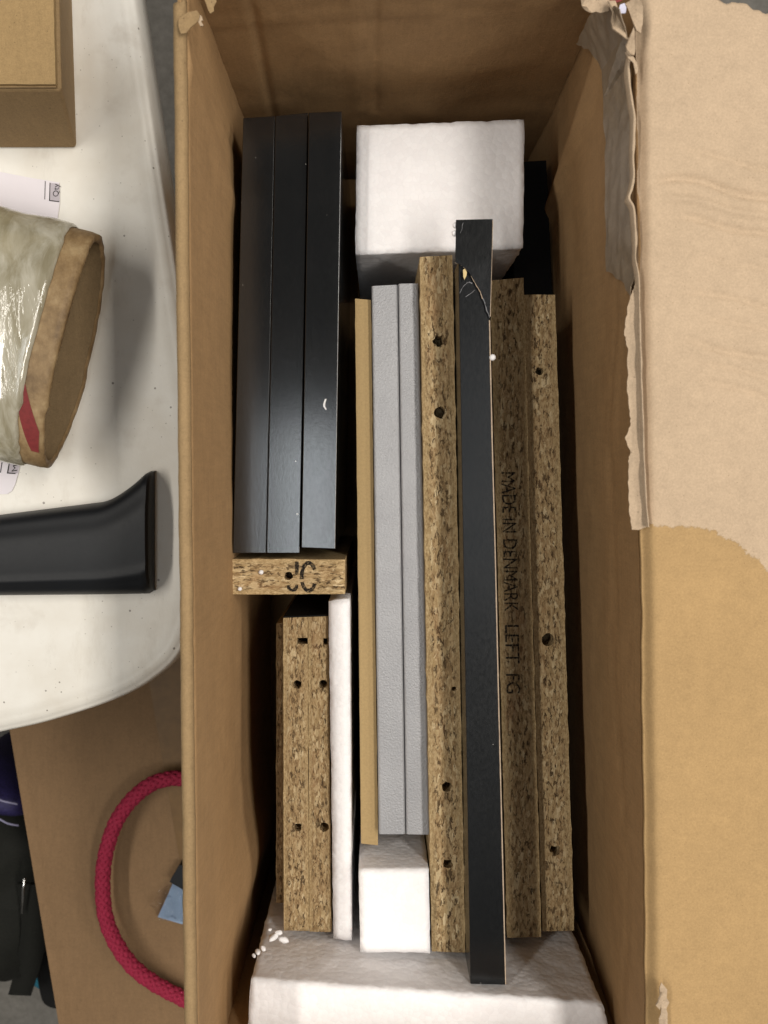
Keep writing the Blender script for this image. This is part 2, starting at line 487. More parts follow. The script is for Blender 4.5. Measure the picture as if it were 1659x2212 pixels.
def m_core():
    k = M('roll_core_board', .55, .35); v = k.coords((1, 1, 1)); st_ = k.coords((1, .5, 1), rot=(0, 0, .25))
    c = k.ramp(k.noise(v, 45, 5, .7), [(.34, (.11, .065, .028)), (.52, (.26, .17, .08)), (.68, (.42, .31, .17))])
    c = k.mix(c, k.ramp(k.noise(st_, 260, 4, .7), [(.3, (.12, .07, .03)), (.7, (.36, .25, .13))]), .4)
    k.color(c); k.bump(k.noise(v, 160, 4, .7), .35, .0015)
    return k.m
CORE = m_core()
LINING = m_cardboard('core_lining_board', (.20, .138, .072), var=.2, flute_amt=0)
LILAC = m_plain('lilac_plastic', (.55, .55, .68), .4, .05, 100, 0)
TAPED = m_cardboard('taped_liner', (.31, .245, .175), var=.15, flute_amt=.03, rough=.42)
BTAPE = m_plain('brown_tape', (0.169, 0.097, 0.037), .5, .12, 120, .15, .3)

def m_table():
    k = M('white_table_plastic', .36, .45); v = k.coords(rand=False)
    grime = k.noise(v, 11, 5, .62); sm = k.noise(v, 45, 4)
    c = k.ramp(grime, [(.32, (.66, .62, .545)), (.62, (.80, .785, .735))])
    c = k.mix(c, (.52, .47, .40), k.math('MULTIPLY', k.ramp(sm, [(.58, 0.0), (.8, 1.0)]), .55))
    d1 = k.voro(v, 130, 'Distance'); rc = k.voro(v, 130, 'Color'); sp = k.n('ShaderNodeSeparateColor'); k.l(rc, sp.inputs[0])
    spot = k.math('LESS_THAN', d1, k.math('MULTIPLY', k.math('POWER', sp.outputs[0], 3.0), .095))
    c = k.mix(c, (.13, .11, .09), k.math('MULTIPLY', spot, .75))
    sc = k.noise(k.coords((1, 14, 1), rand=False, rot=(0, 0, .7)), 22, 2)
    c = k.mix(c, (.55, .51, .45), k.math('MULTIPLY', k.ramp(sc, [(.72, 0.0), (.76, 1.0)]), .15))
    d2 = k.voro(v, 420, 'Distance'); rc2 = k.voro(v, 420, 'Color'); sp2 = k.n('ShaderNodeSeparateColor'); k.l(rc2, sp2.inputs[0])
    sp3 = k.math('LESS_THAN', d2, k.math('MULTIPLY', k.math('POWER', sp2.outputs[0], 4.0), .16))
    c = k.mix(c, (.20, .17, .13), k.math('MULTIPLY', k.math('MULTIPLY', sp3, k.ramp(grime, [(.4, 1.0), (.62, .2)])), .6))
    sm2 = k.noise(k.coords((1, .3, 1), rand=False, rot=(0, 0, -.5)), 70, 5, .75)
    c = k.mix(c, (.50, .46, .39), k.math('MULTIPLY', k.ramp(sm2, [(.56, 0.0), (.72, 1.0)]), .3))
    k.color(c)
    k.bump(k.noise(v, 700, 2), .08, .0006)
    return k.m
TABLE = m_table()

def m_film():
    k = M('stretch_film', .10, .7); v = k.coords((1.0, .25, 1.0), rand=False)
    a = k.noise(v, 110, 5, .65, .6); b = k.noise(v, 34, 4, .6); g = k.noise(k.coords(rand=False), 28, 3)
    c = k.mix(k.ramp(b, [(.34, (.20, .17, .095)), (.48, (.38, .345, .25)), (.64, (.66, .64, .55))]), k.ramp(a, [(.38, (.24, .215, .145)), (.62, (.62, .60, .52))]), .45)
    c = k.mix(c, (.42, .36, .22), k.ramp(g, [(.5, 0.0), (.75, .5)]))
    k.color(c)
    k.b.inputs['Coat Weight'].default_value = .8; k.b.inputs['Coat Roughness'].default_value = .07
    k.bump(k.math('ADD', k.math('MULTIPLY', a, .35), k.math('MULTIPLY', b, 1.8)), .5, .004)
    return k.m
FILM = m_film()
def m_clear():
    k = M('clear_bag', .06, .6); k.color((.9, .9, .9)); k.b.inputs['Transmission Weight'].default_value = 1.0
    k.b.inputs['IOR'].default_value = 1.15
    k.bump(k.noise(k.coords(), 300, 3), .6, .002)
    return k.m
CLEAR = m_clear()
def m_floor():
    k = M('concrete', .8, .3); v = k.coords(rand=False)
    a = k.noise(v, 9, 5, .65); b = k.noise(v, 120, 4, .7)
    c = k.mix(k.ramp(a, [(.3, (0.105, 0.099, 0.087)), (.7, (0.189, 0.178, 0.161))]), k.ramp(b, [(.3, (0.091, 0.087, 0.077)), (.7, (0.210, 0.199, 0.182))]), .45)
    k.color(c); k.bump(b, .3, .002)
    return k.m
CONC = m_floor()

# ------------------------------------------------------------------ setting: floor
fl = mesh_obj('floor', [(-3, -3, 0), (3, -3, 0), (3, 3, 0), (-3, 3, 0)], [(0, 1, 2, 3)], CONC)
tag(fl, 'grey concrete floor under the table and cartons', 'floor', kind='structure')

# ------------------------------------------------------------------ the open carton
RIM = .672; XL = -.0698; PADZ = .43
YB0, YB1, YF = .184, .196, -.258          # back wall (left, right end), front wall
def yback(x): return lerp(YB0, YB1, (x - XL) / (.0985 - XL))
def xr_rim(y): return .0990 - .0254 * y
def xr_base(y): return .1030 - .040 * y
def xr(y, z):
    t = min(1.0, max(0.0, (RIM - z) / .14))
    return lerp(xr_rim(y), xr_base(y), t)
def gr(t, wd): return math.exp(-(t / wd) ** 2)

box = empty('open_carton', (.014, -.03, 0))
tag(box, 'tall open brown cardboard carton packed with furniture boards and foam', 'box')

def left_wall(u, v):
    y = lerp(YF - .002, YB0 + .001, u); z = lerp(.002, .6690, v)
    t = (RIM - z)
    x = XL + (.0010 * nz((0, y, z), 14, 2) + .0004 * nz((0, y, z), 60, 5)) * min(1, max(0, t - .004) / .02)
    # the wall bows in near the front corner and is creased near the back one
    x += .006 * gr(y + .205, .022) * min(1, max(0, (t - .03) / .09)) * (1 if z > .4 else 0)
    x -= .0010 * gr((y - .165) + t * .10, .0022) * (1 if t < .16 else 0)
    x += .0012 * gr((y - .150) + t * .22, .006) * (1 if t < .16 else 0)
    x *= 1; x = x + .0022 * min(1, max(0, t / .01)) * 0
    return Vector((x, y, z))
grid('wall_panel', left_wall, 150, 110, CARD, box, solid=.003, solid_off=-1)
def left_flap(u, v):                       # folded over the rim and hanging down outside
    y = lerp(YF, .168, u)
    rr = .0025
    cx = XL - rr + .0004
    wob = .0004 * nz((0, y, 0), 40, 8) + .00025 * nz((0, y, 0), 160, 3)
    if v < .4:
        a = v / .4 * math.pi
        x = cx + math.cos(a) * rr; z = .6692 + math.sin(a) * rr * 1.1
    else:
        t = (v - .4) / .6
        x = cx - rr - .0002 * t; z = .6692 - .078 * t
    top = .004 * max(0, nz((0, 0, x * 3), 200, 4)) * gr(u - 1, .01)
    return Vector((x + wob, y + top, z + wob))
fo = grid('flap', left_flap, 160, 26, CARD2, box, solid=.0012, solid_off=-1)
def back_wall(u, v):
    x = lerp(XL - .001, .0995, u); z = lerp(.002, .668, v)
    t = RIM - z
    y = yback(x) + .0012 * nz((x, 0, z), 16, 11) + .0005 * nz((x, 0, z), 55, 3)
    lo = .620 + .0016 * nz((x, 0, 0), 45, 7) + .012 * max(0, (x - .02)) / .08
    y -= .0005 * gr(z - lo - .002, .0018)
    y += .0007 * gr(z - lo + .0006, .0011)          # long sideways crease
    y -= .0006 * gr(x - (-.010 + .0), .004) * (1 if .52 < z < .66 else 0)
    y += .0007 * gr(x - .0 + .001, .002) * (1 if .52 < z < .66 else 0)
    y += .0012 * gr((x + .052) - (z - .6) * .04, .002)   # crease beside the corner
    return Vector((x, y, z))
grid('wall_panel', back_wall, 150, 160, CARD, box, solid=.003, solid_off=-1)
def right_wall(u, v):
    y = lerp(YF, yback(.0985), u); z = lerp(.002, .6672, v)
    x = xr(y, z) + .0008 * nz((0, y, z), 18, 6) + .0004 * nz((0, y, z), 70, 5)
    t = RIM - z
    if y > .0: x -= .0016 * gr(t - .040 - .02 * nz((0, y, 0), 12, 1), .0025) * min(1, y / .03)
    x += .0012 * gr(t - .046 - .02 * nz((0, y, 0), 12, 1), .002)
    x -= .004 * gr((y - .188) + t * .25, .006)
    return Vector((x, y, z))
grid('wall_panel', right_wall, 150, 130, CARD, box, solid=.0030, solid_off=1)
def front_wall(u, v):
    x = lerp(XL - .002, xr_rim(YF) + .008, u); z = lerp(.002, .668, v)
    y = YF + .001 * nz((x, 0, z), 18, 31)
    return Vector((x, y, z))
grid('wall_panel', front_wall, 60, 60, CARD, box, solid=.0035, solid_off=1)
grid('inner_floor', lambda u, v: Vector((lerp(XL - .002, xr_base(lerp(YF + .001, .183, v)) + .0005, u), lerp(YF + .001, .183, v), PADZ)), 4, 4, CARD, box, solid=.004)

# right flap laid open, its back half ripped down to pale pulp
TEAR_X = P(1470, 1140, .328).x; TEAR_Y = P(1430, 1140, .328).y
FX0 = box.location
TEAR_X -= FX0.x; TEAR_Y -= FX0.y
FLAPM = m_flap()
def flap_back(x):
    t = (x - .097) / .05
    return .1735 - .0085 * t * t + .0016 * nz((x, 0, 0), 150, 2) + .0010 * nz((x, 0, 0), 420, 6)
def right_flap(u, v):
    s = u ** 1.5 * .092
    y0 = YF - .004
    y = lerp(y0, flap_back(xr_rim(.17) + s), v)
    x = xr_rim(y) - .0003 + s
    z = .6712 - .0038 * math.exp(-(s / .0024) ** 2) - .05 * s - .15 * s * s
    wr = 0.0
    back = max(0, min(1, (y + .04) / .05))
    for (yy, wdt, a, x0) in ((.119, .0012, .9, .012), (.108, .0018, 1.5, .0), (.100, .0016, -1.1, .004), (.094, .0015, 1.3, .010), (.082, .0013, .7, .016),
                             (.068, .0014, 1.0, .012), (.060, .0012, .8, .018), (.050, .0016, 1.1, .012), (.043, .0012, .8, .016), (.035, .0015, .9, .02)):
        yc = yy - (s * .16) + .0025 * nz((s, yy, 0), 60, 4)
        wr -= .0012 * a * gr(y - yc, wdt * .8) * min(1, max(0, (s - x0) / .012))
    z += wr * .9 + .0010 * nz((x, y, 0), 22, 3) * back + .00035 * nz((x, y, 0), 110, 9) * (.3 + back)
    x += .0006 * nz((0, y, 0), 60, 13) * math.exp(-s / .004)
    return Vector((x, y, z))
grid('flap', right_flap, 90, 420, FLAPM, box, solid=.0030, solid_off=-1)

# ripped tape and liner along the right rim
def PWALL(x, y, off):
    X = .0985
    for _ in range(4):
        p = PX(x, y, X); X = xr(p.y, p.z) - off
    return PX(x, y, X)
tape_px = [(1318, 8), (1282, 22), (1266, 50), (1255, 72), (1245, 96), (1258, 99), (1271, 107), (1286, 128), (1301, 152), (1303, 215), (1305, 280), (1306, 360), (1307, 450), (1308, 520), (1310, 585),
           (1322, 592), (1334, 604), (1348, 612), (1352, 628), (1362, 638), (1364, 618), (1372, 600), (1371, 520), (1366, 450), (1355, 431), (1367, 381), (1366, 346), (1368, 260), (1361, 215), (1354, 145), (1358, 111), (1350, 60), (1340, 20)]
def tape_pt(x, y):
    lift = .0022 + (.010 * max(0, (1 - y / 150.0)) if y < 150 else 0)
    return PWALL(min(x, 1372), y, lift)
paper('torn_tape', [tape_pt(*q) for q in tape_px], TAPED, box, 5, .0007, 130, 3.0, .0003)
# upstanding ripped edge of the liner along the rim
ridge_px = [(1352, 84), (1360, 112), (1355, 146), (1358, 180), (1362, 216), (1368, 260), (1367, 300), (1366, 346), (1367, 382), (1362, 410), (1356, 431), (1366, 450), (1369, 490), (1372, 525), (1371, 560), (1377, 600), (1379, 660), (1381, 730), (1383, 800), (1386, 900), (1389, 980), (1393, 1070), (1398, 1138)]
rv, rf = [], []
rp = spline([P(x, y, .3285) for x, y in ridge_px], 6)
for i, p in enumerate(rp):
    hh = .0016 + .0010 * nz(p, 140, 2); wdt = .00042 * (1 + .5 * nz(p, 300, 5))
    t = i / len(rp)
    if t > .6: wdt *= .55
    rv += [p + Vector((-wdt, 0, -.003)), p + Vector((-wdt, 0, hh)), p + Vector((wdt, 0, hh)), p + Vector((wdt * 1.6, 0, -.003))]
for i in range(len(rp) - 1):
    for k in range(3):
        rf.append((i * 4 + k, i * 4 + k + 1, i * 4 + k + 5, i * 4 + k + 4))
mesh_obj('ripped_edge', rv, rf, PULP, box, smooth=True)
# pale ripped liner lip that leans in over the wall
lip_l = [(1373, 613), (1366, 632), (1361, 650), (1356, 671), (1351, 700), (1349, 717), (1353, 738), (1359, 757), (1357, 780), (1358, 809), (1356, 840), (1359, 870), (1361, 893), (1364, 916), (1358, 935), (1352, 944), (1357, 962), (1364, 978), (1359, 995), (1358, 1024), (1361, 1060), (1360, 1100), (1363, 1125), (1366, 1143)]
lip_r = [(1382, 1144), (1398, 1138), (1393, 1070), (1389, 978), (1386, 900), (1383, 800), (1380, 700), (1377, 613)]
def jag(pts, d, n=4, a=1.4):
    out = []
    for i in range(len(pts) - 1):
        for q in range(n):
            t = q / n
            out.append(P(lerp(pts[i][0], pts[i + 1][0], t) + random.uniform(-a, a) * (q > 0), lerp(pts[i][1], pts[i + 1][1], t), d))
    out.append(P(*pts[-1], d)); return out
paper('torn_liner', jag(lip_l, .3290) + [P(x, y, .3290) for x, y in lip_r], PULP, box, 5, .00035, 160, 6.0, .0005,
      nudge=lambda c: Vector((0, 0, -.0005 - .06 * max(0, xr_rim(c.y) - c.x))))
# crumpled shreds at the ripped back corner
for i, (pts, d, mt) in enumerate([
    ([(1252, -6), (1262, 6), (1272, 10), (1280, 24), (1286, 16), (1300, 20), (1316, 14), (1322, -8)], .322, PULP),
    ([(1310, 12), (1330, 4), (1344, 30), (1352, 52), (1356, 80), (1340, 70), (1326, 60), (1314, 50)], .321, PULP),
    ([(1350, 8), (1366, 2), (1378, 20), (1384, 45), (1382, 70), (1372, 60), (1366, 48), (1362, 36)], .322, PULP),
    ([(1345, 95), (1362, 60), (1374, 78), (1378, 96), (1370, 108), (1356, 112)], .3215, PULP),
    ([(1352, 118), (1362, 110), (1370, 130), (1376, 150), (1370, 160), (1362, 140)], .325, PULP)]):
    c = sum((P(x, y, d) for x, y in pts), Vector()) / len(pts)
    paper('torn_shred', [P(x, y, d) for x, y in pts], mt, box, 4, .0022, 190, 10.0 + i * 3, .0006)
paper('torn_shred', [P(x, y, .323) for x, y in [(1322, -6), (1334, -4), (1346, 2), (1332, 5), (1316, 4)]], RED, box, 3, .0006, 200, 31, .0004)
paper('torn_shred', [P(x, y, .3222) for x, y in [(1338, 12), (1348, 9), (1352, 18), (1350, 28), (1340, 29), (1334, 22)]], LILAC, box, 3, .0005, 150, 41, .0006)
# left back corner tear: the folded flap ends in a crushed, ragged edge
for i, (pts, mt, d_) in enumerate([
    ([(385, 60), (386, 44), (390, 36), (399, 31), (406, 26), (418, 23), (428, 22), (434, 30), (430, 44), (424, 52), (414, 62), (404, 72), (392, 76)], CARD2, .3262),
    ([(414, 34), (424, 27), (430, 33), (437, 36), (441, 44), (436, 47), (441, 55), (434, 57), (430, 50), (422, 46)], PULP, .3268),
    ([(440, -4), (450, -8), (466, -8), (468, 4), (462, 14), (464, 24), (456, 30), (450, 24), (446, 12)], CARD2, .331)]):
    paper('torn_shred', [P(x, y, d_) for x, y in pts], mt, box, 5, .0006, 260, 50 + i * 5, .0004)
# frayed crease at the front of the right flap
for i, pts in enumerate([
    [(1422, 2136), (1432, 2128), (1440, 2140), (1438, 2150), (1444, 2164), (1436, 2180), (1440, 2200), (1436, 2230), (1424, 2230), (1426, 2190), (1420, 2160)],
    [(1416, 2150), (1424, 2144), (1430, 2160), (1426, 2176), (1418, 2170)]]):
    paper('torn_shred', [P(x, y, .3255 - .001 * i) for x, y in pts], PULP, box, 4, .0016, 260, 70 + i * 5, .0006)

# ------------------------------------------------------------------ boards in the carton
ZB = PADZ + .001
def board(name, corners, d, mat, label, cat='board', group=None, holes=(), jitter=.0003, bevel=0, zb=ZB, mold=None):
    top = quad_px(corners, d)
    c = sum(top, Vector()) / len(top)
    root = empty(name, (c.x, c.y, zb))
    tag(root, label, cat, group)
    o = prism('panel', top, zb, mat, root, holes=holes, jitter=jitter, bevel=bevel)
    if len(top) == 4 and 'particle' in mat.name:
        A, B, C_, D_ = top
        att = o.data.attributes.new('across', 'FLOAT', 'POINT')
        for i, v in enumerate(o.data.vertices):
            p = v.co + Vector(root.location)
            if (B - A).length < (D_ - A).length:
                q = (A.y - p.y) / (A.y - D_.y); l_, r_ = lerp(A.x, D_.x, q), lerp(B.x, C_.x, q); val = (p.x - l_) / (r_ - l_)
            else:
                q = (p.x - A.x) / (B.x - A.x); l_, r_ = lerp(A.y, B.y, q), lerp(D_.y, C_.y, q); val = (p.y - l_) / (r_ - l_)
            att.data[i].value = val
    return root

G = 'black laminated boards at the left wall'
board('black_board', [(525, 255), (593.5, 250), (574.5, 1195), (503, 1195)], .42, BLACK, 'black laminated board pressed against the left carton wall', group=G, jitter=0, bevel=.0003)
board('black_board', [(595, 250), (665.5, 243), (647, 1195), (576, 1195)], .42, BLACK, 'middle one of three black laminated boards standing side by side', group=G, jitter=0, bevel=.0003)
bc = board('black_board', [(667, 243), (738, 240), (724, 1186), (651, 1183)], .4175, BLACK, 'black laminated board with a white paper flake on it, nearest the foam block', group=G, jitter=0, bevel=.0003)

# short particleboard lying across, stamped
jd = .42
jb = board('stamped_board', [(500, 1208), (745, 1209), (745, 1283), (500, 1284)], jd, PBX, 'short particleboard piece set crosswise, stamped JC beside a drilled hole',
           holes=[hole_px(623, 1244, 9.5, jd)], jitter=.0004)
def stroke(pts, wpx, d, lift=.00018):
    vs, fs = [], []
    n = len(pts)
    for i in range(n):
        a = Vector((*pts[max(i - 1, 0)], 0)); b = Vector((*pts[min(i + 1, n - 1)], 0)); t = (b - a).normalized()
        nn = Vector((-t.y, t.x, 0)); p = Vector((*pts[i], 0))
        k = wpx / 2 * random.uniform(.8, 1.12)
        for s_ in (-1, 1):
            q = p + nn * k * s_
            vs.append(P(q.x, q.y, d) + Vector((0, 0, lift)))
    for i in range(n - 1): fs.append((2 * i, 2 * i + 1, 2 * i + 3, 2 * i + 2))
    return vs, fs
def arc(cx, cy, rx, ry, a0, a1, n=18):
    return [(cx + rx * math.cos(R(lerp(a0, a1, i / n))), cy + ry * math.sin(R(lerp(a0, a1, i / n)))) for i in range(n + 1)]
for nm, pts in (('printed_letter', [(641.5, 1213 + 2 * i) for i in range(15)]),):
    v_, f_ = stroke(pts, 8, jd); o_ = len(v_)
    v2, f2 = stroke(arc(632, 1265, 9, 10, -10, 185), 7, jd)
    mesh_obj('stamped_letter', v_ + v2, f_ + [tuple(i + o_ for i in f) for f in f2], INKW, jb)
v_, f_ = stroke(arc(667, 1246, 15, 30, -30, -190, 22), 8.5, jd); o_ = len(v_)
v2, f2 = stroke(arc(667, 1247, 15, 29, 28, 160, 20), 8.5, jd)
mesh_obj('stamped_letter', v_ + v2, f_ + [tuple(i + o_ for i in f) for f in f2], INKW, jb)

# drilled pair below it
dd = .4245
def slot(x0, y0, x1, y1, d):
    return [P(x, y, d) for x, y in ((x0, y0), (x1, y0 - .5), (x1, y1), ((x0 + x1) / 2, y1 + 1), (x0, y1 - .5))]
GP = 'drilled particleboards beside the foam strip'
board('drilled_board', [(612, 1335), (664.5, 1333), (667, 2011), (613, 2010)], dd, PBF, 'drilled particleboard with square slot, standing next to the shadowed left gap', group=GP,
      holes=[slot(642, 1378, 666, 1391, dd), hole_px(642, 1478, 9.5, dd), hole_px(643, 1787, 9, dd, rough=.25)])
board('drilled_board', [(666, 1333), (709, 1331), (716, 2013), (668.5, 2012)], dd + .001, PBF, 'drilled particleboard half covered by the white foam strip', group=GP,
      holes=[slot(698, 1379, 708, 1392, dd + .001), hole_px(697.5, 1478, 9.5, dd + .001), hole_px(700, 1787, 10, dd + .001)])
for (xa, ya, xb, yb, d_) in ((612, 1335, 664.5, 1333, dd), (666, 1333, 709, 1331, dd + .001)):
    A_, B_ = P(xa, ya - .6, d_), P(xb, yb - .6, d_)
    e_ = Vector((0, .0006, 0)); dn = Vector((0, 0, 1))
    par = [o for o in COL.objects if o.name.startswith('drilled_board')][0 if xa == 612 else 1]
    tp = [A_, B_, B_ + e_, A_ + e_]
    o = mesh_obj('black_end_sheet', tp + [Vector((p.x, p.y, ZB)) for p in tp], [(0, 1, 2, 3), (7, 6, 5, 4), (0, 4, 5, 1), (1, 5, 6, 2), (2, 6, 7, 3), (3, 7, 4, 0)], DULL, par); fixn(o)  # thin black sheet covering the end face towards the stamped board
board('narrow_board', [(597, 1347), (611, 1345), (612, 1950), (597, 1950)], .436, PBF, 'thin dim strip of particleboard, lower than the drilled pair beside it')

board('fibre_strip', [(767, 645), (801, 648), (816.5, 1826), (780, 1822)], .43, MDF, 'thin plain tan fibreboard standing beside the silver boards', jitter=.0002)

# silver boards with rounded top edges
def rounded(name, corners, d, mat, label, group, rad):
    TL, TR, BR, BL = quad_px(corners, d)
    zt = TL.z
    c = (TL + TR + BR + BL) / 4
    root = empty(name, (c.x, c.y, ZB)); tag(root, label, 'board', group)
    prof = []
    for k in range(9):
        a = math.pi * k / 16
        prof.append((rad * (1 - math.cos(a)), -rad * .8 * (1 - math.sin(a))))
    vs, fs = [], []
    NY = 2
    for j in range(NY):
        A, B = (TL, TR) if j == 0 else (BL, BR)
        wd = (B - A).length; e = (B - A) / wd
        row = [Vector((A.x, A.y, ZB))] + [A + e * px_ + Vector((0, 0, pz)) for px_, pz in prof]
        row += [B - e * px_ + Vector((0, 0, pz)) for px_, pz in reversed(prof)] + [Vector((B.x, B.y, ZB))]
        vs += row; n = len(row)
    for i in range(n - 1): fs.append((i, i + 1, n + i + 1, n + i))
    fs.append(tuple(range(n))); fs.append(tuple(range(2 * n - 1, n - 1, -1)))
    o = mesh_obj('panel', vs, fs, mat, root, smooth=True); fixn(o)
    m = o.modifiers.new('split', 'EDGE_SPLIT'); m.split_angle = R(40)
    return root
GS = 'silver boards in the middle'
rounded('silver_board', [(802.5, 618), (859, 615), (876, 1802), (818, 1802)], .425, SILVER, 'silver grey board with rounded top, next to the tan fibreboard', GS, .0015)
rounded('silver_board', [(860.5, 613), (904, 612), (929, 1803), (877.5, 1802)], .425, SILVER, 'silver grey board with rounded top, against the drilled particleboard', GS, .0014)

d7 = .4177
b7 = board('particleboard_panel', [(907, 555), (977, 551), (1005, 2058), (933, 2055)], d7, PB, 'long particleboard with five drilled holes, left of the black strip',
           holes=[hole_px(947, 736, 11.5, d7, rough=.2), hole_px(949, 891, 12.5, d7), hole_px(981, 1488, 5, d7), hole_px(965, 1700, 11, d7), hole_px(968, 1867, 11, d7, rough=.25)], jitter=.0005)
d8 = .431
b8 = board('particleboard_panel', [(1059, 606), (1131, 600), (1169, 2024), (1096, 2026)], d8, PB, 'shaded particleboard printed MADE IN DENMARK, right of the black strip', jitter=.0005)
def bl8(y, off): return P(lerp(1083, 1094, (y - 1020) / 470) + off, y, d8)
for s_, y0, y1 in (('MADE IN DENMARK', 1020, 1321), ('LEFT', 1350, 1433), ('FG', 1456, 1498)):
    text_mesh('printed_text', s_, bl8(y0, 0), bl8(y1, 0), (1, 0, 0), INKW, b8, height=.0068)
d9 = .4374
board('particleboard_panel', [(1132, 637), (1199, 637), (1240, 2010), (1172, 2012)], d9, PB, 'rightmost particleboard with three drilled holes, beside the dark gap',
      holes=[hole_px(1166, 803, 9, d9, rough=.2), hole_px(1184, 1382, 14, d9, rough=.06), hole_px(1199, 1836, 10, d9, rough=.3)], jitter=.0005)
board('black_board', [(1110, 350), (1180, 346), (1209, 1000), (1237, 1780), (1196, 1780), (1162, 640), (1110, 640)], .50, DULL, 'low black filler added to darken the gap along the right wall', jitter=0, bevel=.0004)  # added black filler that puts the gap's shade into its colour

# tall black edged panel with a cracked end
ds = .396
bs_top = quad_px([(990, 562), (1059, 562), (1058, 690), (1065, 1000), (1093, 2128), (1016, 2126)], ds)
bsr = empty('cracked_black_panel', (bs_top[0].x, -.05, ZB)); tag(bsr, 'long black laminated panel with a cracked end, tallest in the carton', 'board')
prism('panel', bs_top, ZB, BLACKS, bsr, bevel=.0004)
crack = [(983, 567), (993, 571), (1002, 577), (1010, 584), (1017, 594), (1024, 606), (1031, 618), (1038, 630), (1043, 645), (1049, 662), (1057, 686)]
tongue = [(985, 475), (1064, 473), (1062, 560), (1058.5, 686)] + crack[::-1] + [(983.5, 556), (984.5, 520)]
tz = [P(x, y, ds - .0012 - .0006 * gr(y - 560, 80)) for x, y in tongue]
nT = len(tz)
lower = [p - Vector((0, 0, .0010)) for p in tz]
tris = tessellate_polygon([tz])
fsT = [tuple(t) for t in tris] + [tuple(i + nT for i in t)[::-1] for t in tris] + [(i, (i + 1) % nT, nT + (i + 1) % nT, nT + i) for i in range(nT)]
to = mesh_obj('cracked_end', tz + lower, fsT, BLACKS, bsr); fixn(to)
to['label'] = 'snapped black laminate end lifted over the white foam'
# pale splintered line of the crack, a wood chip and scuffs
def ribbon(name, pts, ws, d, mat, parent, lift):
    vs, fs = [], []
    n = len(pts)
    for i in range(n):
        a = Vector((*pts[max(i - 1, 0)], 0)); b = Vector((*pts[min(i + 1, n - 1)], 0)); t = (b - a).normalized(); nn = Vector((-t.y, t.x, 0))
        w_ = ws[i] if isinstance(ws, list) else ws
        w_ *= random.uniform(.5, 1.4)
        for s_ in (-1, 1):
            q = Vector((*pts[i], 0)) + nn * w_ / 2 * s_
            vs.append(P(q.x, q.y, d) + Vector((0, 0, lift + random.uniform(0, .0002))))
    for i in range(n - 1): fs.append((2 * i, 2 * i + 1, 2 * i + 3, 2 * i + 2))
    return mesh_obj(name, vs, fs, mat, parent, solid=.0004)
def dense(pts, n=3, j=.8):
    out = []
    for i in range(len(pts) - 1):
        for q in range(n):
            t = q / n; out.append((lerp(pts[i][0], pts[i + 1][0], t) + random.uniform(-j, j), lerp(pts[i][1], pts[i + 1][1], t) + random.uniform(-j, j)))
    out.append(pts[-1]); return out
cr = [(x - .5, y + 1.5) for x, y in crack]
ribbon('splinter_line', dense(cr[:4]), 1.3, ds, RAW, bsr, .0013)
ribbon('splinter_line', dense(cr[4:9]), 3.6, ds, RAW, bsr, .0013)
ribbon('splinter_line', dense(cr[8:]), 1.6, ds, SCUFF, bsr, .0013)
paper('wood_chip', [P(x, y, ds - .0021) for x, y in [(1000, 583), (1004, 581), (1008, 588), (1007, 596), (1003, 604), (1000, 597)]], CHIP, bsr, 2, .0002, 300, 3, .0004)
ribbon('scuff_mark', dense([(1009, 612), (1002, 618), (997, 626), (993, 634)]), 1.1, ds, SCUFF, bsr, .0001)
ribbon('scuff_mark', dense([(1006, 641), (1013, 637), (1022, 630), (1026, 627)]), 1.2, ds, SCUFF, bsr, .0001)
ribbon('scuff_mark', dense([(1008, 612), (1014, 610), (1020, 613)]), 2.2, ds, SCUFF, bsr, .0001)
ribbon('scuff_mark', dense([(979, 638), (984, 632), (987, 630)]), 2.5, ds, SCUFF, bsr, -.0105) if False else None
ribbon('scuff_mark', dense([(1000, 482), (998, 494), (994, 504)]), .9, ds - .0018, SCUFF, bsr, .0001)
# bare core line along its right edge
e_px = [(1057.6, 692), (1061, 850), (1064.6, 1000), (1070, 1200), (1077, 1500), (1084.5, 1800), (1092.5, 2126)]
ep = spline([P(x, y, ds) for x, y in e_px], 14)
vs, fs = [], []
for i, p in enumerate(ep):
    k = .00034 * (1 + .35 * nz(p, 400, 2))
    vs += [p + Vector((-k, 0, .00025)), p + Vector((k * .6, 0, .00020)), p + Vector((k * .6, 0, -.003))]
for i in range(len(ep) - 1):
    fs += [(3 * i, 3 * i + 1, 3 * i + 4, 3 * i + 3), (3 * i + 1, 3 * i + 2, 3 * i + 5, 3 * i + 4)]
mesh_obj('bare_edge', vs, fs, RAW, bsr)
e2 = spline([P(x, y, ds - .0012) for x, y in [(1064.3, 476), (1062.3, 560), (1058.9, 684)]], 12)
vs, fs = [], []
for p in e2: vs += [p + Vector((-.00012, 0, .0002)), p + Vector((.00016, 0, .0002)), p + Vector((.00016, 0, -.0008))]
for i in range(len(e2) - 1): fs += [(3 * i, 3 * i + 1, 3 * i + 4, 3 * i + 3), (3 * i + 1, 3 * i + 2, 3 * i + 5, 3 * i + 4)]
mesh_obj('bare_edge', vs, fs, RAW, bsr)

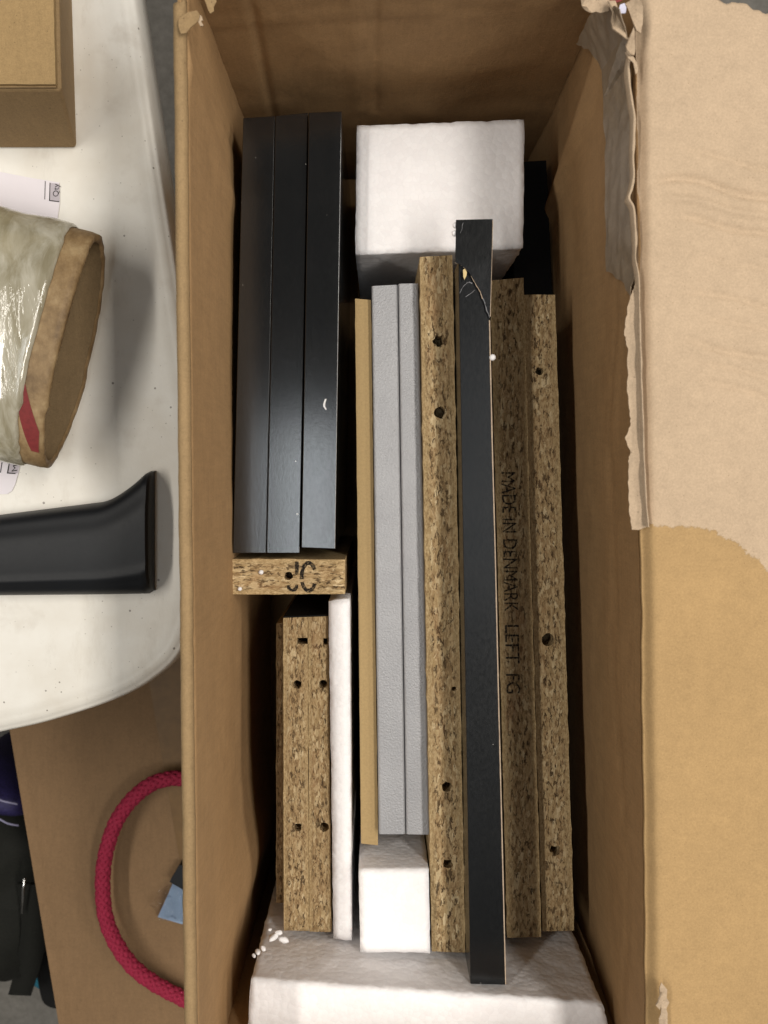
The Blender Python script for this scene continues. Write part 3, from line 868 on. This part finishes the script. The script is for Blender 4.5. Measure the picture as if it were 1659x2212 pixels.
# ------------------------------------------------------------------ white foam
def foam_thing(name, corners, d, label, seed, zb=ZB, **k):
    top = quad_px(corners, d)
    o = foam(name, [top[0], top[1], top[2], top[3]], zb, mat=FOAM, seed=seed, **k)
    c = sum(top, Vector()) / 4
    off = Vector((c.x, c.y, zb)); 
    o.data.transform(Matrix.Translation(-off)); o.location = off
    tag(o, label, 'foam block', 'white packing foam')
    return o
foam_thing('foam_block', [(770, 270), (1134, 257), (1131, 536), (767, 549)], .44, 'square white foam block near the back carton wall', 1.3)
foam_thing('foam_strip', [(709, 1298), (755, 1293), (760, 2034), (720, 2030)], .4215, 'narrow upright white foam strip beside the tan fibreboard', 4.1, cell=.0035, rnd=.0012)
foam_thing('foam_block', [(774, 1880), (927, 1878), (930, 2060), (778, 2058)], .4125, 'small white foam block at the end of the silver boards', 8.7)
foam_thing('foam_block', [(541, 2116), (1303, 2170), (1324, 2262), (532, 2262)], .388, 'wide white foam block across the front end of the carton', 12.9, amp=.0010)

def bead(x, y, d, r, name='foam_bead', label=None, mat=None, group='loose foam beads', sq=1.0):
    bm = bmesh.new(); bmesh.ops.create_icosphere(bm, subdivisions=2, radius=r)
    for v in bm.verts:
        v.co *= 1 + .18 * nz(v.co, 900, x * .1); v.co.z *= sq
    me = bpy.data.meshes.new(name); bm.to_mesh(me); bm.free(); me.materials.append(mat or FOAM)
    for p in me.polygons: p.use_smooth = True
    o = bpy.data.objects.new(name, me); COL.objects.link(o); o.location = P(x, y, d)
    tag(o, label, 'foam bead', group); return o
bead(984, 487, ds + .0005, .0013, label='upper foam bead stuck to the left of the cracked black tip')
bead(982, 504, ds + .0005, .0014, label='lower foam bead stuck to the left of the cracked black tip')
bead(1063.5, 772, ds + .0002, .0015, label='white foam bead on the right edge of the black strip')
for i, (x, y, r) in enumerate([(600, 2015, .0016), (590, 2024, .0026), (583, 2008, .0011), (612, 2030, .0019), (556, 2056, .0017), (568, 2047, .0013), (548, 2064, .0010)]):
    o = bead(x, y, .4055, r, 'foam_crumb', 'loose foam crumb at the rear left corner of the wide foam block', group='foam crumbs at the wide block', sq=.7)
    for v in o.data.vertices: v.co *= 1 + .5 * nz(v.co, 420, i * 3.1)
    o.rotation_euler = (i, i * 2, i * 3); o.scale = (1.2, .85, 1)
bead(564, 1236, jd - .0006, .0012, 'foam_bead', 'white foam bead on the stamped crosswise particleboard')
bead(518, 1272, jd - .0004, .0011, 'foam_bead', 'white foam bead at the left end of the stamped board')
# paper flake on the black board
fk = [(702, 862), (706, 862), (703, 870), (702, 877), (706, 884), (704, 885), (698, 878), (698, 872)]
o = paper('paper_flake', [P(x, y, .4168) for x, y in fk], m_plain('white_flake', (.8, .8, .8), .7, .03, 200, 0), None, 2, .0002, 300, 4, .0002)
tag(o, 'tiny curved white paper flake lying on a black board', 'flake')

# ------------------------------------------------------------------ white folding table
TD = .48; TZ = CAM_Z - TD
tpts = [(-.178, .62), (-.1285, .2543), (-.1085, .1137), (-.0985, .045), (-.0945, 0), (-.0945, -.04), (-.0985, -.075), (-.1085, -.1015), (-.124, -.1165), (-.143, -.127), (-.170, -.1365), (-.205, -.1454), (-.30, -.163), (-.62, -.19)]
tsm = [Vector((p.x, p.y, 0)) for p in spline([(x, y, 0) for x, y in tpts], 8)]
tb = empty('folding_table', (-.35, .15, 0)); tag(tb, 'white plastic folding table with rounded corner and small dirt specks', 'table')
rings = [(.014, 0.0), (.0100, -.0002), (.0090, -.0005), (.0080, -.0005), (.0060, -.0009), (.0042, -.0018), (.0028, -.0032), (.0022, -.0033), (.0012, -.0050), (.0004, -.0080), (0, -.014), (.0004, -.030), (.004, -.032)]
vs, fs = [], []
n = len(tsm)
def inset(i, q):
    a = tsm[max(i - 1, 0)]; b = tsm[min(i + 1, n - 1)]; t = (b - a).normalized()
    return tsm[i] + Vector((t.y, -t.x, 0)) * q
# outline runs from back to front with the table on its left-hand side when seen from above
for q, dz in rings:
    for i in range(n):
        p = inset(i, q); vs.append(Vector((p.x, p.y, TZ + dz)))
for r_ in range(len(rings) - 1):
    for i in range(n - 1):
        a = r_ * n + i; fs.append((a, a + 1, a + n + 1, a + n))
far = len(vs)
vs += [Vector((-.62, .62, TZ))]
for t_ in tessellate_polygon([[vs[i] for i in range(n)] + [vs[far]]]): fs.append(tuple(far if i == n else i for i in t_))
tt = mesh_obj('tabletop', vs, fs, TABLE, tb, smooth=True); fixn(tt)
for (x, y) in ((-.45, .5), (-.45, -.1)):
    tube('leg', [(x, y, 0), (x, y, TZ - .001)], .014, STEEL, tb, 12)

# small carton on the table
sc_ = empty('small_carton', (-.22, .23, TZ)); tag(sc_, 'closed brown carton on the white table with a lifted lid edge', 'box')
dt = .43
ct = [P(-140, -150, dt), P(124, -150, dt), P(133, 193, dt), P(-140, 193, dt)]
cb = [P(-110, -130, TD - .0005), P(152, -130, TD - .0005), P(166, 321, TD - .0005), P(-110, 321, TD - .0005)]
vs = ct + cb
o = mesh_obj('body', vs, [(0, 1, 2, 3), (7, 6, 5, 4), (0, 4, 5, 1), (1, 5, 6, 2), (2, 6, 7, 3), (3, 7, 4, 0)], CARD2, sc_, bevel=.0018, segs=3); fixn(o)
lid = quad_px([(-140, -150), (111, -150), (120, 182), (-140, 181)], dt - .0036)
o = prism('lid_panel', lid, CAM_Z - dt + .0008, CARD2, sc_, jitter=.0002, bevel=.0004)
o.data.materials[0] = m_cardboard('carton_lid', (0.331, 0.223, 0.104))
lid2 = quad_px([(-140, 184), (121, 185), (121, 188.5), (-140, 189)], dt - .0016)
prism('lid_panel', lid2, CAM_Z - dt + .0004, CARD2, sc_)

# packing sheet on the table, under the roll
sheet_px = [(-60, 360), (0, 371), (60, 383), (128, 394), (129, 437), (112, 560), (85, 700), (62, 840), (46, 985), (40, 1020), (33, 1045), (26, 1060), (16, 1067), (-60, 1070)]
sh = empty('packing_sheet', (-.19, .06, TZ)); tag(sh, 'white printed packing sheet lying under the film roll', 'paper')
zt = TD - .0006
sp_ = [P(x, y, zt) for x, y in sheet_px]
o = mesh_obj('sheet', sp_ + [p - Vector((0, 0, .0002)) for p in sp_], [tuple(range(14)), tuple(range(27, 13, -1))] + [(i, (i + 1) % 14, 14 + (i + 1) % 14, 14 + i) for i in range(14)], PAPER, sh); fixn(o)
def flat_px(name, pts, d, mat, parent, lift):
    return mesh_obj(name, [P(x, y, d) + Vector((0, 0, lift)) for x, y in pts], [tuple(range(len(pts)))], mat, parent)
flat_px('grey_field', [(108.5, 395), (128, 397), (128.5, 436), (107.5, 434)], zt, PAPERG, sh, .00012)
flat_px('grey_field', [(22, 984), (46, 986), (38, 1023), (17, 1022)], zt, PAPERG, sh, .00012)
for a in ([(97.3, 391), (98.8, 391.5), (97.6, 431), (96.1, 431)], [(107.4, 395), (109.2, 395), (108.2, 434), (106.2, 434)], [(106.3, 432), (128.4, 435), (128.2, 437), (106.2, 434.2)],
          [(6, 984), (7.8, 984), (2.2, 1021), (.2, 1021)], [(22, 984), (24.2, 984), (17.8, 1023), (15.2, 1022)], [(15.5, 1020.5), (34, 1021.5), (33.6, 1024), (15.2, 1023)]):
    flat_px('printed_rule', a, zt, INK, sh, .0002)
text_mesh('printed_text', 'Qty', P(126.5, 425, zt), P(127.5, 397, zt), (-1, 0, 0), INK, sh, lift=.00024, height=.0030)
text_mesh('printed_text', 'Mod', P(37, 1017, zt), P(46, 980, zt), (-1, -.15, 0), INK, sh, lift=.00024, height=.0030)

# stretch film roll on a flattened core
cz = .0285
ctr = P(162, 762, TD - cz)
ax = (P(300, 803, TD - cz) - P(0, 727, TD - cz)).normalized()
sd = Vector((-ax.y, ax.x, 0))
rl = empty('film_roll', (ctr.x - .05, ctr.y + .01, TZ)); tag(rl, 'roll of clear stretch film on a flattened brown cardboard core', 'film roll')
HW = .0605
def sup(a, w_, h_, e=.72):
    c, s_ = math.cos(a), math.sin(a)
    return (math.copysign(abs(c) ** e, c) * w_, math.copysign(abs(s_) ** e, s_) * h_)
def ringpt(t, a, w_, h_, rag=0.0, seed=0):
    p = sup(a, w_, h_, 1.0)
    tt_ = t + rag * .6 * nz((math.cos(a), math.sin(a), seed), 1.3) + rag * .35 * nz((math.cos(a), math.sin(a), seed), 7)
    return Vector((ctr.x, ctr.y, TZ + cz + .0006)) + ax * tt_ + sd * p[0] + Vector((0, 0, p[1]))
def band(name, sections, mat, parent, n=72, smooth=True):
    vs, fs = [], []
    for (t, w_, h_, rag) in sections:
        for k in range(n): vs.append(ringpt(t, 2 * math.pi * k / n, w_, h_, rag))
    for i in range(len(sections) - 1):
        for k in range(n):
            k2 = (k + 1) % n
            fs.append((i * n + k, i * n + k2, (i + 1) * n + k2, (i + 1) * n + k))
    return mesh_obj(name, vs, fs, mat, parent, smooth=smooth)
o = band('core', [(-.16, HW, .0255, 0), (-.02, HW, .0255, 0), (-.004, HW, .0255, .002), (0, HW - .0006, .0250, .003), (.0004, HW - .0030, .0228, .003), (-.0006, HW - .0044, .0212, .003)], CORE, rl)
o = band('core_lining', [(-.0007, HW - .0044, .0212, .003), (-.03, HW - .0048, .0208, 0), (-.16, HW - .0048, .0208, 0)], LINING, rl)
secs = [(-.30, HW + .0020, .0278, 0)]
for q in range(18): secs.append((-.27 + q * .0145, HW + .0016 + .0008 * math.sin(q * 1.9), .0274 + .0005 * math.sin(q * 2.7), .001))
secs += [(-.0140, HW + .0018, .0275, .004), (-.0122, HW + .0010, .0266, .005), (-.0118, HW + .0003, .0258, .005)]
o = band('film', secs, FILM, rl)
# red print on the core
vs, fs = [], []
for i in range(9):
    for j in range(5):
        u, v = i / 8, j / 4
        a = lerp(R(108), R(150), u)
        t = lerp(-.0125, -.0012, v) * 1
        wv = .0115 * (u - .15) if False else 0
        t0 = lerp(-.0124, -.0050, max(0, u - .4) / .6); t1 = lerp(-.0118, -.0012, min(1, u * 1.6)) 
        p = sup(a, HW + .0002, .0257, 1.0)
        vs.append(Vector((ctr.x, ctr.y, TZ + cz + .0006)) + ax * lerp(t0, t1, v) + sd * p[0] + Vector((0, 0, p[1])))
for i in range(8):
    for j in range(4): fs.append((i * 5 + j, i * 5 + j + 1, i * 5 + j + 6, i * 5 + j + 5))
RED_PATCH = (vs, fs)
mesh_obj('red_print', vs, fs, RED, rl, smooth=True)

# black moulded plastic piece on the table
hd = empty('black_moulding', (-.19, -.04, TZ)); tag(hd, 'black moulded plastic leg with flared end on the white table', 'plastic part')
prof_n = 40
def mould(u, v):
    xs = lerp(-90, 321, u)
    top = 1112 - .118 * max(xs, -90) * 1.0
    f = max(0, (xs - 205) / 116)
    top = (1112 - xs * .125) - 62 * f ** 1.7
    bot = 1291 - 3 * u
    if xs > 312: bot -= (xs - 312) * .7; top += (xs - 312) * .8
    y = lerp(top, bot, v)
    h = .019
    e = min(v, 1 - v)
    z = h
    # concave shoulder near the upper edge, raised roll near the lower one
    z = h * (1 - abs(2 * v - 1) ** 7) ** .45 * (.90 + .10 * math.sin(math.pi * min(1, v * 1.15)))
    z += .0009 * gr(v - .80, .05) - .0012 * gr(v - .18, .10)
    z = max(z, .0004)
    p = P(xs, y, TD - h * .6)
    return Vector((p.x, p.y, TZ + .0004 + z))
o = grid('shell', mould, 90, 60, BLACKP, hd)
# end cap wall following the flared end
vs, fs = [], []
for j in range(61):
    p = mould(1, j / 60); vs += [p, p + Vector((.0012, 0, -.0012)), Vector((p.x + .0006, p.y, TZ + .0004))]
for j in range(60):
    for k in range(2): fs.append((3 * j + k, 3 * j + k + 1, 3 * j + k + 4, 3 * j + k + 3))
mesh_obj('end_rim', vs, fs, BLACKP, hd, smooth=True)

# ------------------------------------------------------------------ lower carton with cord
LD = .68; LZ = CAM_Z - LD
a0 = P(22, 1595, LD); a1 = P(125, 2212, LD)
dv = (a1 - a0).normalized(); wv_ = Vector((-dv.y, dv.x, 0))
lc0 = a0 - dv * .10; lc1 = a1 + dv * .10; W2 = .190
lc = empty('lower_carton', ((lc0.x + lc1.x) / 2 + .06, (lc0.y + lc1.y) / 2, 0)); tag(lc, 'flat topped brown carton standing on the floor below the table', 'box')
def lcp(s, t, z): return lc0 + dv * s + wv_ * t + Vector((0, 0, z - LZ))
Ls = (lc1 - lc0).length
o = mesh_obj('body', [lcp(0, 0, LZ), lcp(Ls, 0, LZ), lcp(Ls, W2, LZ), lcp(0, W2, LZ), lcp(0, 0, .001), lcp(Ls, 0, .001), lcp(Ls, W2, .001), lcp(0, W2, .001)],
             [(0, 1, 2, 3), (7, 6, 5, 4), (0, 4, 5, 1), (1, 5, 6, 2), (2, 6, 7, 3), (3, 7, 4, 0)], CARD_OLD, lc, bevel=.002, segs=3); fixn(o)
def ltop(u, v):
    s = lerp(.002, Ls - .002, u); t = lerp(.0012, W2 - .002, v)
    z = LZ + .0022 + .0004 * nz((s, t, 0), 26, 3) - .0012 * gr(t - .0075, .0014) - .0010 * gr(v, .02)
    return lcp(s, t, z)
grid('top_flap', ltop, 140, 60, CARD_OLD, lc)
# brown tape strip
tp0, tp1 = P(327, 1500, LD - .003), P(392, 1880, LD - .003)
td = (tp1 - tp0).normalized(); tw = Vector((-td.y, td.x, 0))
q = [tp0 - td * .09, tp1 + td * .01, tp1 + td * .01 + tw * .05, tp0 - td * .09 + tw * .05]
mesh_obj('tape_strip', q + [p - Vector((0, 0, .0002)) for p in q], [(0, 1, 2, 3), (7, 6, 5, 4), (0, 4, 5, 1), (1, 5, 6, 2), (2, 6, 7, 3), (3, 7, 4, 0)], BTAPE, lc)

# braided cord
cpx = [(470, 1720), (430, 1692), (385, 1681), (335, 1690), (290, 1722), (255, 1768), (236, 1815), (224, 1870), (222, 1930), (229, 1985), (250, 2037), (285, 2086), (330, 2122), (385, 2152), (440, 2178), (480, 2190)]
base = []
for i, (x, y) in enumerate(cpx):
    t = i / (len(cpx) - 1)
    hgt = .0095 + .012 * math.sin(math.pi * t)
    base.append(P(x, y, LD - hgt))
path = spline(base, 26)
cd = empty('braided_cord', (path[len(path) // 2].x, path[len(path) // 2].y, LZ)); tag(cd, 'crimson braided cord looped on the lower carton', 'cord')
RC = .0050
cum = [0.0]
for i in range(1, len(path)): cum.append(cum[-1] + (path[i] - path[i - 1]).length)
pitch = .036
def strand(k, sgn, nst):
    pts = []
    for i, p in enumerate(path):
        t = (path[min(i + 1, len(path) - 1)] - path[max(i - 1, 0)]).normalized()
        a = t.cross(Vector((0, 0, 1))).normalized(); b = a.cross(t)
        ph = 2 * math.pi * (sgn * cum[i] / pitch + k / nst)
        wob = math.cos(2 * math.pi * (cum[i] / pitch * nst) + (0 if sgn > 0 else math.pi) + k * math.pi)
        r = RC * .76 + .0004 * wob
        pts.append(p + a * math.cos(ph) * r + b * math.sin(ph) * r)
    return pts
for k in range(6):
    for sgn in (1, -1):
        tube('strand', strand(k, sgn, 6), .0019, ROPE, cd, 7)
tube('filler', path, RC * .72, ROPE, cd, 10)

# little bag with a blue card
pk = empty('plastic_packet', P(375, 1950, LD)); pk.location.z = LZ + .0025
tag(pk, 'small clear plastic packet holding a pale blue card', 'packet')
bc_ = quad_px([(341, 1981), (373, 1909), (430, 1900), (440, 2000), (392, 1996)], LD - .006)
o = mesh_obj('blue_card', bc_ + [p - Vector((0, 0, .0018)) for p in bc_], [(0, 1, 2, 3, 4), (9, 8, 7, 6, 5)] + [(i, (i + 1) % 5, 5 + (i + 1) % 5, 5 + i) for i in range(5)], BLUEC, pk); fixn(o)
o = prism('black_cap', quad_px([(366, 1905), (388, 1868), (420, 1880), (400, 1925)], LD - .012), LZ + .0028, BLACKP, pk)
paper('clear_bag', quad_px([(327, 1958), (340, 1925), (360, 1915), (380, 1905), (430, 1900), (440, 2000), (390, 1992), (345, 1985)], LD - .0085), CLEAR, pk, 5, .0022, 150, 5, .0002)

# ------------------------------------------------------------------ bags on the floor at the lower left
def blob(name, c, r, mat, parent, rot=0.0, e=.55, amp=.008, seed=0, nu=40, nv=24):
    def f(u, v):
        th = 2 * math.pi * u; ph = math.pi * (v - .5)
        cp, sp2 = math.cos(ph), math.sin(ph)
        sg = lambda x_: math.copysign(abs(x_) ** e, x_)
        q_ = Vector((sg(cp) * sg(math.cos(th)) * r[0], sg(cp) * sg(math.sin(th)) * r[1], sg(sp2) * r[2]))
        n_ = amp * nz(q_, 22, seed) + amp * .5 * nz(q_, 55, seed)
        q_ = q_ + q_.normalized() * n_
        q_ = Matrix.Rotation(rot, 3, 'Z') @ q_
        return Vector(c) + q_
    return grid(name, f, nu, nv, mat, parent)
bp = P(-25, 1930, .80)
bag = empty('backpack', (bp.x, bp.y, 0)); tag(bag, 'dark olive black fabric backpack lying on the floor', 'bag')
blob('body', (bp.x - .012, bp.y - .012, .100), (.062, .095, .097), FABRIC, bag, R(-12), .55, .010, 3)
blob('front_pocket', (bp.x + .045, bp.y - .008, .075), (.030, .095, .074), FABRIC, bag, R(-12), .55, .008, 8)
st = spline([P(70, 1905, .79), P(78, 1990, .80), P(66, 2070, .83), P(46, 2140, .88)], 8)
vs, fs = [], []
for p in st: vs += [p + Vector((-.012, 0, 0)), p + Vector((.012, 0, .002))]
for i in range(len(st) - 1): fs.append((2 * i, 2 * i + 1, 2 * i + 3, 2 * i + 2))
mesh_obj('strap', vs, fs, FABRIC, bag, smooth=True, solid=.004)
zs = [P(53, 1897, .775), P(50, 1925, .778), P(47, 1972, .785)]
tube('zipper_pull', zs, .0013, STEEL, bag, 8)
nb = P(8, 1742, .745)
nvb = empty('navy_pouch', (nb.x, nb.y, 0)); tag(nvb, 'navy blue sheer pouch with pale piping beside the backpack', 'pouch')
blob('body', (nb.x - .018, nb.y, .125), (.045, .020, .122), NAVY, nvb, R(-15), .7, .006, 12)
tube('piping', spline([P(-30, 1712, .748), P(0, 1728, .748), P(18, 1733, .749), P(38, 1737, .752)], 8), .0009, PIPING, nvb, 6)
tube('piping', spline([P(-30, 1755, .748), P(0, 1770, .748), P(18, 1779, .750), P(40, 1783, .755)], 8), .0009, PIPING, nvb, 6)
tbp = P(96, 2105, .92)
tl = empty('teal_pouch', (tbp.x, tbp.y, 0)); tag(tl, 'teal fabric pouch with a black strap on the floor', 'pouch')
blob('body', (tbp.x + .004, tbp.y, .035), (.034, .040, .034), TEAL, tl, R(-20), .8, .005, 22)
sp0 = spline([P(72, 2040, .885), P(90, 2090, .895), P(104, 2150, .915), P(130, 2165, .93)], 8)
vs, fs = [], []
for p in sp0: vs += [p + Vector((-.004, -.002, .003)), p + Vector((.016, .004, .003))]
for i in range(len(sp0) - 1): fs.append((2 * i, 2 * i + 1, 2 * i + 3, 2 * i + 2))
mesh_obj('strap', vs, fs, FABRIC2, tl, smooth=True, solid=.003)

# pieces that belong to one panel of the carton, or to one part of a thing, hang under that part
def kids(o, stem_): return [c for c in o.children if c.name.split('.')[0] == stem_]
walls = kids(box, 'wall_panel'); flaps = kids(box, 'flap')
for stem_ in ('ripped_edge', 'torn_liner'):
    for c in kids(box, stem_): c.parent = flaps[1]
for c in kids(box, 'torn_tape'): c.parent = walls[2]
for c in kids(box, 'torn_shred'):
    c.parent = flaps[0] if c.data.vertices[0].co.x < 0 else flaps[1]
for stem_ in ('core_lining', 'red_print'):
    for c in kids(rl, stem_): c.parent = kids(rl, 'core')[0]
for stem_ in ('splinter_line', 'wood_chip'):
    for c in kids(bsr, stem_): c.parent = kids(bsr, 'cracked_end')[0]
